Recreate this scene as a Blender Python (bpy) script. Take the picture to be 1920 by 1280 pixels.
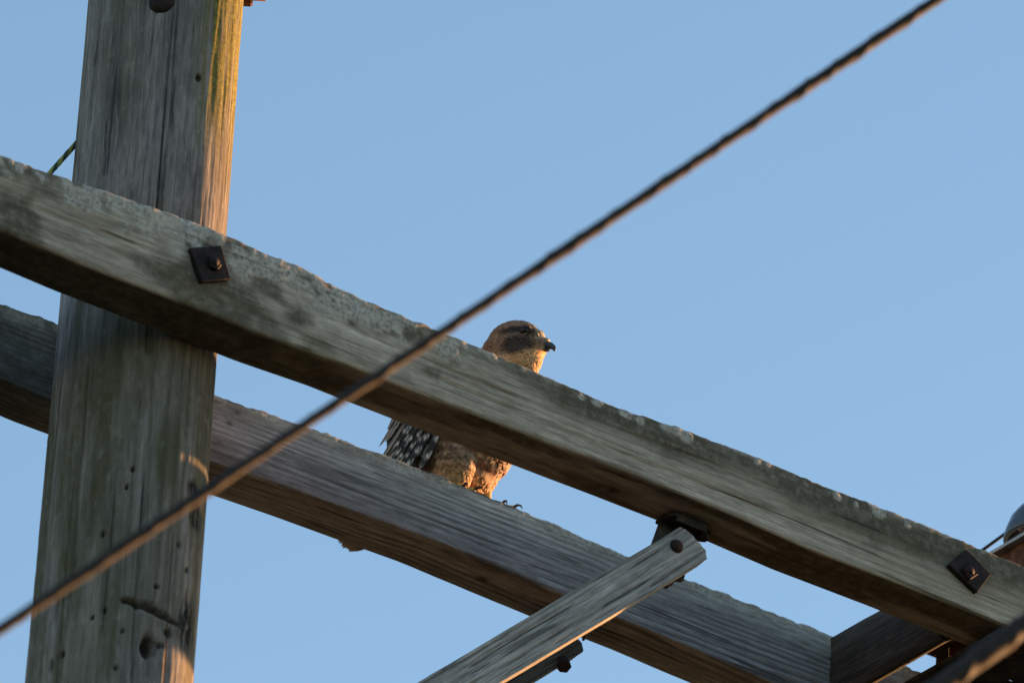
import bpy, bmesh, math, random
import numpy as np
from mathutils import Vector, Matrix
random.seed(7); rng = np.random.default_rng(7)
scene = bpy.context.scene
for o in list(bpy.data.objects): bpy.data.objects.remove(o)

# ------------------------------------------------------------------ camera
ELEV = math.radians(29.929); PSI = math.radians(33.892); ROLL = math.radians(3.5)   # look-up angle, bearing of the crossarms, camera roll
FPX = 15540.0                                                # focal length in photo pixels (1920 wide)
CAM = np.array([0, 0, 1.6])
cd = bpy.data.cameras.new('camera'); cam = bpy.data.objects.new('camera', cd)
scene.collection.objects.link(cam); scene.camera = cam
cam.location = CAM; cam.rotation_euler = (Matrix.Rotation(math.pi/2+ELEV, 3, 'X') @ Matrix.Rotation(ROLL, 3, 'Z')).to_euler()
cd.sensor_width = 36; cd.lens = FPX/1920*36
cd.clip_start = .1; cd.clip_end = 6000
cd.dof.use_dof = True; cd.dof.focus_distance = 11.9; cd.dof.aperture_fstop = 6.4
scene.render.resolution_x = 1024; scene.render.resolution_y = 682

# ------------------------------------------------------------------ sky, sun, exposure
SUN_AZ = PSI + math.radians(1.1); SUN_EL = math.radians(7.5) # angle from +X towards +Y
w = bpy.data.worlds.new('World'); scene.world = w; w.use_nodes = True
wn = w.node_tree.nodes; wl = w.node_tree.links
sky = wn.new('ShaderNodeTexSky'); sky.sky_type = 'NISHITA'; sky.sun_disc = False
sky.sun_elevation = SUN_EL; sky.sun_rotation = math.pi/2 - SUN_AZ
sky.air_density = 1.0; sky.dust_density = .35; sky.ozone_density = 1.75
bg = wn['Background']; bg.inputs[1].default_value = .10
wl.new(sky.outputs[0], bg.inputs[0])
sd = bpy.data.lights.new('sun', 'SUN'); sd.energy = 4.5; sd.angle = math.radians(.5); sd.color = (1, .49, .19)
so = bpy.data.objects.new('sun', sd); scene.collection.objects.link(so)
sdir = Vector((math.cos(SUN_AZ)*math.cos(SUN_EL), math.sin(SUN_AZ)*math.cos(SUN_EL), math.sin(SUN_EL)))
so.rotation_euler = sdir.to_track_quat('Z', 'Y').to_euler(); so.location = (30, 30, 30)
vs = scene.view_settings; vs.view_transform = 'Standard'; vs.look = 'None'; vs.gamma = 1; vs.use_curve_mapping = False
vs.exposure = 1.73

# ------------------------------------------------------------------ structure frame: s along arms, t depth, z up
ARM_H = .11621; ARM_D = .0889; SEP = .3544
Fv = np.array([0, math.cos(ELEV), math.sin(ELEV)]); Uv = np.array([0, -math.sin(ELEV), math.cos(ELEV)]); Rv = np.array([1., 0, 0])
Rv, Uv = Rv*math.cos(ROLL)+Uv*math.sin(ROLL), Uv*math.cos(ROLL)-Rv*math.sin(ROLL)
A0 = CAM + Fv*11.719 - Uv*.02259
av = np.array([math.cos(PSI), math.sin(PSI), 0]); nv = np.array([-math.sin(PSI), math.cos(PSI), 0]); Zv = np.array([0, 0, 1.])
def W(s, t, z): return A0 + s*av + t*nv + z*Zv
def ray(x, y): return Fv + Rv*(x-960)/FPX - Uv*(y-640)/FPX
def stz(P): q = P - A0; return np.array([q@av, q@nv, q[2]])
def on_t(x, y, t): v = ray(x, y); return stz(CAM + v*(((A0+t*nv-CAM)@nv)/(v@nv)))
def on_z(x, y, z): v = ray(x, y); return stz(CAM + v*((A0[2]+z-CAM[2])/v[2]))
def at_d(x, y, d): v = ray(x, y); return CAM + v/np.linalg.norm(v)*d
def pix(P): P = P - CAM; k = P@Fv; return 960+FPX*(P@Rv)/k, 640-FPX*(P@Uv)/k
COL = scene.collection
GROUND_Z = -A0[2]

# ------------------------------------------------------------------ numpy noise
def _hash(ix, iy, iz):
    h = (ix.astype(np.int64)*374761393 + iy.astype(np.int64)*668265263 + iz.astype(np.int64)*2147483647) & 0xffffffff
    h = ((h ^ (h >> 13))*1274126177) & 0xffffffff
    h = ((h ^ (h >> 16))*2246822519) & 0xffffffff
    return ((h ^ (h >> 15)) & 0xffffff)/float(0xffffff)
def vnoise(x, y, z=0.):
    x, y, z = np.broadcast_arrays(np.asarray(x, float), np.asarray(y, float), np.asarray(z, float))
    ix, iy, iz = np.floor(x), np.floor(y), np.floor(z); fx, fy, fz = x-ix, y-iy, z-iz
    fx = fx*fx*(3-2*fx); fy = fy*fy*(3-2*fy); fz = fz*fz*(3-2*fz); r = 0
    for i in (0, 1):
        for j in (0, 1):
            for k in (0, 1):
                r = r + _hash(ix+i, iy+j, iz+k)*(fx if i else 1-fx)*(fy if j else 1-fy)*(fz if k else 1-fz)
    return r
def fbm(x, y, z=0., o=4):
    r = 0; a = .5; tot = 0
    for i in range(o): r = r + a*vnoise(x*2**i+17*i, np.asarray(y)*2**i+5*i, np.asarray(z)*2**i+11*i); tot += a; a *= .5
    return r/tot
def sstep(a, b, x): t = np.clip((x-a)/(b-a), 0, 1); return t*t*(3-2*t)

# ------------------------------------------------------------------ object helpers
def link(o, parent=None):
    COL.objects.link(o)
    if parent: o.parent = parent
    return o
def tag(o, label, cat, group=None):
    o['label'] = label; o['category'] = cat
    if group: o['group'] = group
    return o
def empty(name, s, t, z, rz=PSI, world=None):
    o = bpy.data.objects.new(name, None); o.empty_display_size = .05
    o.location = world if world is not None else W(s, t, z); o.rotation_euler = (0, 0, rz)
    return link(o)
def mesh_obj(name, verts, faces, mat, parent=None, smooth=True, loc=None, rz=None, attrs=None):
    me = bpy.data.meshes.new(name)
    me.from_pydata(verts.tolist() if hasattr(verts, 'tolist') else verts, [], faces.tolist() if hasattr(faces, 'tolist') else faces)
    me.update()
    if smooth: me.polygons.foreach_set('use_smooth', [True]*len(me.polygons))
    for k, v in (attrs or {}).items():
        v = np.asarray(v, np.float32)
        if v.ndim == 2:
            at = me.color_attributes.new(k, 'FLOAT_COLOR', 'POINT')
            at.data.foreach_set('color', np.concatenate([v, np.ones((len(v), 1), np.float32)], 1).ravel())
        else: me.attributes.new(k, 'FLOAT', 'POINT').data.foreach_set('value', v.ravel())
    me.materials.append(mat)
    o = bpy.data.objects.new(name, me); link(o, parent)
    if loc is not None: o.location = loc
    if rz is not None: o.rotation_euler = (0, 0, rz)
    return o
def grid_faces(nu, nv, wrap=True, caps=False):
    i = np.arange(nu-1)[:, None]; j = np.arange(nv if wrap else nv-1)[None, :]; j2 = (j+1) % nv
    f = np.stack([i*nv+j, i*nv+j2, (i+1)*nv+j2, (i+1)*nv+j], -1).reshape(-1, 4).tolist()
    if caps: f.append(list(range(nv))[::-1]); f.append([(nu-1)*nv+k for k in range(nv)])
    return f
def bm_obj(name, bm, mat, parent=None, smooth=False, bevel=0):
    if bevel: bmesh.ops.bevel(bm, geom=list(bm.edges), offset=bevel, segments=2, affect='EDGES', profile=.6)
    bmesh.ops.recalc_face_normals(bm, faces=bm.faces)
    me = bpy.data.meshes.new(name); bm.to_mesh(me); bm.free()
    if smooth: me.polygons.foreach_set('use_smooth', [True]*len(me.polygons))
    me.materials.append(mat); o = bpy.data.objects.new(name, me); return link(o, parent)
def prism(poly, axis_vec, bm=None):
    """poly: list of 3-D points; extruded along axis_vec"""
    bm = bm or bmesh.new(); n = len(poly); ax = Vector(axis_vec)
    a = [bm.verts.new(Vector(p)) for p in poly]; b = [bm.verts.new(Vector(p)+ax) for p in poly]
    bm.faces.new(a[::-1]); bm.faces.new(b)
    for i in range(n): bm.faces.new((a[i], a[(i+1) % n], b[(i+1) % n], b[i]))
    return bm
def tube(pts, rad, n=12, rough=0.0, freq=200, seed=0, taper=True):
    """swept tube along a polyline; rad scalar or list"""
    P = np.array(pts, float); m = len(P); r = np.broadcast_to(np.asarray(rad, float), (m,)).copy()
    T = np.gradient(P, axis=0); T /= np.linalg.norm(T, axis=1)[:, None]
    up = np.array([0, 0, 1.]) if abs(T[0][2]) < .9 else np.array([1., 0, 0])
    B = np.cross(T, up); B /= np.linalg.norm(B, axis=1)[:, None]; N = np.cross(B, T)
    th = np.linspace(0, 2*np.pi, n, endpoint=False)
    R = r[:, None]*np.ones(n)
    if rough: 
        L = np.concatenate([[0], np.cumsum(np.linalg.norm(np.diff(P, axis=0), axis=1))])
        R = R*(1+rough*(fbm(L[:, None]*freq, np.cos(th)*1.3+seed, np.sin(th)*1.3, 3)-.5)*2)
    V = P[:, None]+R[..., None]*(np.cos(th)[None, :, None]*B[:, None]+np.sin(th)[None, :, None]*N[:, None])
    return V.reshape(-1, 3), grid_faces(m, n, True, True)
def lathe(prof, n=32):
    """prof: list of (r, z); axis z"""
    th = np.linspace(0, 2*np.pi, n, endpoint=False); p = np.array(prof, float)
    V = np.stack([p[:, :1]*np.cos(th), p[:, :1]*np.sin(th), p[:, 1:]*np.ones(n)], -1)
    return V.reshape(-1, 3), grid_faces(len(p), n, True, False)

# ------------------------------------------------------------------ materials
class NT:
    def __init__(s, name):
        s.m = bpy.data.materials.new(name); s.m.use_nodes = True; s.t = s.m.node_tree
        s.b = s.t.nodes['Principled BSDF']; s.b.inputs['Roughness'].default_value = .85
        s.b.inputs['Specular IOR Level'].default_value = .25
    def n(s, typ, **kw):
        o = s.t.nodes.new('ShaderNode'+typ)
        for k, v in kw.items(): setattr(o, k, v)
        return o
    def set(s, sock, v):
        if hasattr(v, 'is_output'): s.t.links.new(v, sock)
        elif isinstance(v, (tuple, list)) and len(v) == 3 and sock.type == 'RGBA': sock.default_value = (*v, 1)
        else: sock.default_value = v
    def coord(s, scale): 
        c = s.n('TexCoord'); m = s.n('Mapping'); m.inputs['Scale'].default_value = scale
        s.t.links.new(c.outputs['Object'], m.inputs[0]); return m.outputs[0]
    def noise(s, vec, scale=1., detail=5., rough=.6, dist=0.):
        o = s.n('TexNoise'); s.set(o.inputs['Vector'], vec); o.inputs['Scale'].default_value = scale
        o.inputs['Detail'].default_value = detail; o.inputs['Roughness'].default_value = rough; o.inputs['Distortion'].default_value = dist
        return o.outputs['Fac']
    def ramp(s, fac, stops):
        o = s.n('ValToRGB'); s.set(o.inputs[0], fac); e = o.color_ramp.elements
        while len(e) < len(stops): e.new(.5)
        for x, (p, c) in zip(e, stops): x.position = p; x.color = (*c, 1) if not isinstance(c, (int, float)) else (c, c, c, 1)
        return o.outputs[0]
    def mix(s, fac, a, b, mode='MIX'):
        o = s.n('Mix', data_type='RGBA', blend_type=mode); s.set(o.inputs[0], fac); s.set(o.inputs[6], a); s.set(o.inputs[7], b); return o.outputs[2]
    def math(s, op, a, b=0., clamp=False):
        o = s.n('Math', operation=op, use_clamp=clamp); s.set(o.inputs[0], a); s.set(o.inputs[1], b); return o.outputs[0]
    def attr(s, name): o = s.n('Attribute'); o.attribute_name = name; return o
    def bump(s, h, strength=.5, dist=.002, prev=None):
        o = s.n('Bump'); s.set(o.inputs['Height'], h); o.inputs['Strength'].default_value = strength; o.inputs['Distance'].default_value = dist
        if prev is not None: s.t.links.new(prev, o.inputs['Normal'])
        return o.outputs[0]
    def out(s, col=None, normal=None, rough=None):
        if col is not None: s.set(s.b.inputs['Base Color'], col)
        if normal is not None: s.t.links.new(normal, s.b.inputs['Normal'])
        if rough is not None: s.set(s.b.inputs['Roughness'], rough)
        return s.m
def wood(name, axis, dark, mid, light, lichen=(.62, .56, .48), moss_shade=(.07, .07, .035), cross=1.0, contrast=1.0, algae=.5, algae_col=(.10, .10, .055), rings=.6, pith=(0, .02, -.16), ring_scale=42.):
    k = NT(name); sc = lambda l, c: tuple(l if i == axis else c for i in range(3))
    g1 = k.noise(k.coord(sc(2.6, 26*cross)), 1, 8, .66, .5)
    g2 = k.noise(k.coord(sc(10, 170*cross)), 1, 5, .65, .8)
    g3 = k.noise(k.coord(sc(34, 420*cross)), 1, 3, .6, .3)
    big = k.noise(k.coord(sc(2.2, 7)), 1, 4, .55, .4)
    col = k.ramp(g1, [(.30, dark), (.5, mid), (.72, light)])
    lo = 1-.48*contrast
    col = k.mix(1, col, k.ramp(g2, [(.36, lo), (.50, 1.0), (.68, 1.25)]), 'MULTIPLY')
    col = k.mix(.6, col, k.ramp(g3, [(.35, .7), (.6, 1.15)]), 'MULTIPLY')
    c_ = k.n('TexCoord'); mp = k.n('Mapping'); mp.inputs['Location'].default_value = tuple(-p for p in pith); mp.inputs['Scale'].default_value = sc(.07, 1)
    k.t.links.new(c_.outputs['Object'], mp.inputs[0]); wv_ = k.n('TexWave', wave_type='RINGS', rings_direction='XYZ'[axis]); k.set(wv_.inputs[0], mp.outputs[0])
    for nm, vv in (('Scale', ring_scale), ('Distortion', 11.), ('Detail', 4.), ('Detail Scale', .28), ('Detail Roughness', .6)): wv_.inputs[nm].default_value = vv
    rg = wv_.outputs['Fac']
    rmask = k.math('MULTIPLY', k.ramp(k.noise(k.coord(sc(2.5, 14)), 1, 3, .5), [(.40, .12), (.60, 1.)]), rings)
    col = k.mix(rmask, col, k.ramp(rg, [(.05, .42), (.35, .95), (.8, 1.12)]), 'MULTIPLY')
    col = k.mix(.7, col, k.ramp(k.noise(k.coord(sc(26, 60)), 1, 6, .72), [(.32, .7), (.5, 1.05), (.7, 1.3)]), 'MULTIPLY')
    chk = k.ramp(k.noise(k.coord(sc(2.3, 75*cross)), 1, 3, .5, .6), [(.655, 0.), (.70, 1.)])     # drying checks
    col = k.mix(k.math('MULTIPLY', chk, .75), col, tuple(c*.28 for c in dark))
    col = k.mix(k.math('MULTIPLY', k.ramp(big, [(.42, 0.), (.66, 1.)]), algae), col, algae_col)
    pt = k.noise(k.coord((60, 60, 60)), 1, 5, .7)
    mo = k.attr('moss_shade').outputs['Fac']; col = k.mix(k.math('MULTIPLY', mo, k.ramp(pt, [(.30, .55), (.55, 1.)])), col, moss_shade)
    li = k.attr('lichen').outputs['Fac']; lp = k.noise(k.coord((150, 150, 150)), 1, 4, .65)
    lcol = k.ramp(lp, [(.3, tuple(c*.28 for c in lichen)), (.6, lichen)])
    col = k.mix(li, col, lcol)
    st = k.attr('stain_shade').outputs['Fac']; col = k.mix(st, col, (.012, .010, .009))
    ye = k.attr('yellow').outputs['Fac']; col = k.mix(ye, col, k.ramp(lp, [(.3, (.07, .062, .015)), (.62, (.24, .205, .04))]))
    h = k.math('ADD', k.math('MULTIPLY', g2, .8), k.math('MULTIPLY', g3, .3))
    h = k.math('ADD', k.math('SUBTRACT', h, k.math('MULTIPLY', chk, 1.5)), k.math('MULTIPLY', rg, k.math('MULTIPLY', rmask, .6)))
    b1 = k.bump(h, .8, .0025); b2 = k.bump(lp, .35, .0015, b1)
    return k.out(col, b2, .92)
def metal_rust(name, c1, c2, c3, rough=.75, metallic=.25):
    k = NT(name); a = k.noise(k.coord((38, 38, 38)), 1, 6, .65); b = k.noise(k.coord((160, 160, 160)), 1, 4, .6)
    col = k.ramp(a, [(.33, c1), (.5, c2), (.68, c3)]); col = k.mix(.5, col, k.ramp(b, [(.3, .55), (.65, 1.2)]), 'MULTIPLY')
    k.b.inputs['Metallic'].default_value = metallic
    return k.out(col, k.bump(b, .5, .001), rough)
M = {}
M['pole'] = wood('weathered_pole_wood', 2, (.115, .096, .088), (.235, .200, .185), (.37, .318, .295), algae=.5, algae_col=(.145, .132, .07), contrast=.7, moss_shade=(.080, .073, .034), rings=.55, pith=(.09, -.02, 0), ring_scale=30.)
M['arm_front'] = wood('lichened_arm_wood', 0, (.24, .198, .152), (.45, .378, .305), (.58, .50, .415), moss_shade=(.075, .064, .040), algae=.45, algae_col=(.27, .228, .145), contrast=.55, rings=.45, pith=(0, .03, .30), ring_scale=26.)
M['arm_rear'] = wood('grey_arm_wood', 0, (.24, .205, .18), (.43, .385, .34), (.56, .51, .46), moss_shade=(.115, .100, .072), algae=.25, algae_col=(.30, .27, .205), contrast=.8, rings=.9, pith=(0, -.05, -.10), ring_scale=34.)
M['brace'] = wood('silver_brace_wood', 0, (.20, .182, .168), (.36, .33, .305), (.48, .44, .41), algae=.1, algae_col=(.22,.2,.15), contrast=.8, cross=1.5, rings=.6, pith=(0, .02, .12), ring_scale=36.)
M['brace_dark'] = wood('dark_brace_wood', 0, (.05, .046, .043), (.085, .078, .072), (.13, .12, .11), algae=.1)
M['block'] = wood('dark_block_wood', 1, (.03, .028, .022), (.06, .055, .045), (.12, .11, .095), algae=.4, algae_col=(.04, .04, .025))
M['rust'] = metal_rust('dark_rusted_steel', (.014, .010, .010), (.032, .022, .021), (.065, .030, .022))
M['rust_bright'] = metal_rust('orange_rusted_steel', (.04, .015, .008), (.13, .045, .02), (.22, .09, .04), metallic=.1)
M['dark_steel'] = metal_rust('dark_weathered_steel', (.02, .018, .017), (.04, .037, .035), (.08, .07, .065))
M['galv'] = metal_rust('dull_galvanised_steel', (.25, .24, .22), (.38, .37, .35), (.50, .48, .45), .55, .5)
M['shade_caster'] = metal_rust('shade_caster_grey', (.22, .23, .235), (.28, .29, .295), (.33, .34, .34), .5, 0)
k = NT('black_cable_sheath'); M['cable'] = k.out(k.ramp(k.noise(k.coord((80, 80, 80)), 1, 4), [(.35, (.020, .016, .015)), (.65, (.044, .030, .023))]), k.bump(k.noise(k.coord((300, 300, 300)), 1, 3), .3, .001), .7)
k = NT('glazed_porcelain'); k.b.inputs['Specular IOR Level'].default_value = .5
M['porcelain'] = k.out(k.ramp(k.noise(k.coord((20, 20, 20)), 1, 3), [(.3, (.045, .058, .070)), (.7, (.075, .090, .105))]), None, .12)
k = NT('brown_porcelain'); M['brown_porcelain'] = k.out(k.ramp(k.noise(k.coord((30, 30, 30)), 1, 3), [(.3, (.05, .022, .015)), (.7, (.09, .04, .025))]), None, .35)

# ------------------------------------------------------------------ ground
k = NT('dry_grass_ground')
M['ground'] = k.out(k.mix(k.noise(k.coord((.05, .05, .05)), 1, 5), k.ramp(k.noise(k.coord((2, 2, 2)), 1, 8, .7), [(.3, (.003, .011, .008)), (.7, (.008, .022, .014))]), (.008, .018, .012)), k.bump(k.noise(k.coord((9, 9, 9)), 1, 6), .8, .05), .95)
rr = np.array([0.01, 3, 8, 20, 60, 200, 700, 3000]); th = np.linspace(0, 2*np.pi, 64, endpoint=False)
V = np.stack([rr[:, None]*np.cos(th), rr[:, None]*np.sin(th), .0*rr[:, None]*np.ones(64)], -1).reshape(-1, 3)
g = mesh_obj('ground', V, grid_faces(len(rr), 64, True, False)+[list(range(64))], M['ground'], loc=(0, 0, 0)); g['kind'] = 'structure'

# ------------------------------------------------------------------ utility pole
TP = ARM_D + (SEP-ARM_D)/2
Z1, S1, Z2, S2 = .505, -.487, -.600, -.483
def axis_s(z): return S1 + (S2-S1)*(z-Z1)/(Z2-Z1)
def pole_r(z): return .1135 + (.022/6.9)*np.maximum(0, .5-z)
XA = np.array([av[0], nv[0]]); YA = np.array([-av[1], -nv[1]])   # world X and -Y expressed in (s, t)
def pole_dir(phi): return np.cos(phi)[..., None]*YA + np.sin(phi)[..., None]*XA
def pole_shape(phi):       # slightly flattened trunk: fatter across the arms' bolts, soft shoulder on the sun side
    d = pole_dir(phi); ell = 1/np.sqrt((d[..., 0]/.915)**2 + (d[..., 1]/1.165)**2)
    return ell*(1+.008*np.cos(4*(phi-math.radians(33))))
SIL = None
ph = np.linspace(-math.pi, math.pi, 2000); 
def pole_px(px, py):
    """pixel -> (phi, z) on the near side of the pole"""
    z = (640-py)/FPX*12/math.cos(ELEV)-.07; best = None
    ph = np.linspace(-1.5, 1.5, 1501)
    for _ in range(6):
        s = axis_s(z); r = pole_r(z)*pole_shape(ph); d = pole_dir(ph)
        P = A0 + (s+r*d[:, 0])[:, None]*av + (TP+r*d[:, 1])[:, None]*nv + z*Zv - CAM
        kk = P@Fv; X = 960+FPX*(P@Rv)/kk; Y = 640-FPX*(P@Uv)/kk
        i = np.argmin(np.abs(X-px)); z = z + (Y[i]-py)/FPX*12/math.cos(ELEV)
    return ph[i], z
zf = np.arange(-.72, .66, .0023); zs = np.concatenate([np.linspace(GROUND_Z-.6, -.9, 60), zf, np.linspace(.72, 1.5, 30)])
pf = np.radians(np.concatenate([np.arange(-95, 96, .95), np.arange(100, 265, 5)]))
PH, ZZ = np.meshgrid(pf, zs); cx, cy = np.cos(PH), np.sin(PH)
warp = .35*(fbm(cx*2+9, cy*2, ZZ*1.6, 3)-.5)
disp = .006*(fbm(cx*3+5, cy*3, ZZ*.9, 3)-.5)
ridge = fbm((cx+warp)*22, (cy+warp)*22, ZZ*2.2, 4); disp += .0045*(ridge-.5)
disp += .0016*(fbm(cx*60, cy*60, ZZ*7, 2)-.5)
stain_shade = np.zeros_like(PH); moss_shade = np.zeros_like(PH); yel = np.zeros_like(PH); lich = np.zeros_like(PH)
R0 = .118
for (px, py, w_, z_a, z_b, dep) in ((262, 1010, .0012, -.62, -.33, .006), (255, 1200, .0013, -.80, -.45, .008),
                                  (330, 60, .0010, .30, .60, .004), (150, 900, .0010, -.55, -.15, .004), (300, 330, .0011, .05, .42, .005), (120, 1100, .0011, -.8, -.35, .005)):
    p0, zc = pole_px(px, py); c = p0 + .045*(fbm(ZZ*3.5+px, 0*ZZ, 0, 3)-.5)
    m = np.exp(-((PH-c)*R0/w_)**2)*sstep(z_a-.05, z_a+.05, ZZ)*(1-sstep(z_b-.06, z_b+.04, ZZ)); disp -= dep*m; stain_shade = np.maximum(stain_shade, .35*m)  # crack dirt plus the shade inside the cracks put into the colour
for (px, py, rx, rz, dep) in ((249, 879, 4, 6, .010), (238, 912, 4, 6, .010), (193, 1001, 4.5, 7, .010), (337, 1021, 3.5, 7, .010), (294, 1099, 5, 5, .010), (351, 1068, 3, 6, .008), (196, 1144, 5, 6, .010),
                              (173, 1157, 4, 5, .008), (230, 1182, 3.5, 5, .008), (279, 1211, 9.5, 16, .028), (317, 1186, 7, 9, .012), (302, 1209, 5, 6, .010), (116, 1226, 5, 8, .008), (217, 1251, 4, 5, .008),
                              (374, 145, 5, 8, .012), (95, 1245, 4, 14, .008)):
    p0, zc = pole_px(px, py); sz = 1. if rx > 9 else .72; d2 = ((PH-p0)*R0*1290*np.cos(p0)/rx/sz)**2 + ((ZZ-zc)*1290*.872/rz/sz)**2
    m = 1/(1+np.maximum(d2, 0)**3); disp -= dep*m*sz; stain_shade = np.maximum(stain_shade, .8*m)  # shade inside the holes painted in, as the small ones are too shallow
slit = np.zeros_like(PH)
for k_ in range(50):                       # curved axe-like slit
    u = k_/49; px = 232+100*u; py = 1124+16*u+29*u*u; p0, zc = pole_px(px, py)
    slit = np.maximum(slit, np.exp(-((PH-p0)*R0*1290/4)**2-((ZZ-zc)*1290*.872/(2.2+4.2*math.sin(math.pi*min(1, .08+u*.95))))**2))
disp -= .013*slit; stain_shade = np.maximum(stain_shade, .92*slit)  # groove of the slit, with its inner shade painted dark
for (px, py, rx, rz) in ((368, 968, 12, 28), (351, 1172, 17, 46), (362, 918, 9, 16)):     # torn knots on the right shoulder
    p0, zc = pole_px(px, py); d2 = ((PH-p0)*R0*1290*max(.3, math.cos(p0))/rx)**2 + ((ZZ-zc)*1290*.872/rz)**2
    m = np.exp(-d2**1.5); disp += m*(.010*(fbm(cx*40, cy*40, ZZ*60, 3)-.62)); stain_shade = np.maximum(stain_shade, .9*np.minimum(1, 1.4*m)*sstep(.25, .48, fbm(cx*30, cy*30, ZZ*40, 3)))
deg = np.degrees(PH)
yel = sstep(24, 38, deg)*sstep(.12, .34, ZZ)*sstep(.28, .42, fbm(cx*18, cy*18, ZZ*9, 4))*.95
moss_shade = sstep(.40, .66, fbm(cx*4+3, cy*4, ZZ*3.2, 4))*(.8-.5*sstep(-.1, .15, ZZ))
lich = .13*sstep(.58, .72, fbm(cx*14, cy*14, ZZ*55+3, 4))
d = pole_dir(PH); r = pole_r(ZZ)*pole_shape(PH) + disp
V = np.stack([axis_s(ZZ)+r*d[..., 0]-axis_s(GROUND_Z), r*d[..., 1], ZZ-GROUND_Z], -1).reshape(-1, 3)
pole = tag(empty('utility_pole', axis_s(GROUND_Z), TP, GROUND_Z), 'round weathered grey wooden pole with yellow lichen on its sunlit side', 'pole')
mesh_obj('shaft', V, grid_faces(len(zs), len(pf), True, True), M['pole'], pole, attrs=dict(stain_shade=stain_shade.ravel(), moss_shade=moss_shade.ravel(), lichen=lich.ravel(), yellow=yel.ravel()))
def pole_local(phi, z, out=0.):
    dd = pole_dir(np.array(phi)); r = float(pole_r(z)*pole_shape(np.array(phi)))+out
    return Vector((axis_s(z)+r*dd[0]-axis_s(GROUND_Z), r*dd[1], z-GROUND_Z)), Vector((dd[0], dd[1], 0))
def bolt_head(name, parent, pos, direction, rad=.013, length=.012, sides=6, mat='rust', dome=False):
    if dome: prof = [(rad*math.cos(a), length*math.sin(a)) for a in np.linspace(0, math.pi/2, 7)]; prof = [(rad, -.01)]+prof; sides = 20
    else: prof = [(rad, -.012), (rad, length*.8), (rad*.86, length), (.0005, length)]
    v, f = lathe(prof, sides); q = Vector((0, 0, 1)).rotation_difference(Vector(direction)).to_matrix()
    v = np.array([list(q@Vector(p)+Vector(pos)) for p in v])
    return mesh_obj(name, v, f, M[mat], parent, smooth=dome)
p0, zc = pole_px(304, 4); pp, dr = pole_local(p0, zc); bolt_head('bolt', pole, pp, dr, .019, .010, mat='rust', dome=True)
# rusty through-bolt end poking out on the sunlit side near the top edge of the picture
pp, dr = pole_local(math.radians(92), on_t(470, -8, TP-.063)[2], .0)
bolt_head('bolt', pole, pp, dr, .017, .016, 8, 'rust_bright'); v, f = tube([pp-dr*.01, pp+dr*.034], .008, 10); mesh_obj('bolt_end', v, f, M['rust_bright'], pole)

# ------------------------------------------------------------------ crossarms
def perimeter(h, dth, rc, step):
    """rounded rectangle around (t, z): t 0..d, z -h..0 ; returns points, normals, arclength-face tags"""
    P = []; N = []
    def seg(a, b, nrm):
        n = max(2, int(np.linalg.norm(np.subtract(b, a))/step))
        for i in range(n): P.append(np.add(a, np.subtract(b, a)*(i+.5)/n)); N.append(nrm)
    def arc(c, a0):
        for i in range(4): a = a0+math.pi/2*(i+.5)/4; P.append((c[0]+rc*math.cos(a), c[1]+rc*math.sin(a))); N.append((math.cos(a), math.sin(a)))
    seg((0, -rc), (0, -h+rc), (-1, 0)); arc((rc, -h+rc), math.pi)
    seg((rc, -h), (dth-rc, -h), (0, -1)); arc((dth-rc, -h+rc), -math.pi/2)
    seg((dth, -h+rc), (dth, -rc), (1, 0)); arc((dth-rc, -rc), 0)
    seg((dth-rc, 0), (rc, 0), (0, 1)); arc((rc, -rc), math.pi/2)
    return np.array(P), np.array(N)
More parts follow.
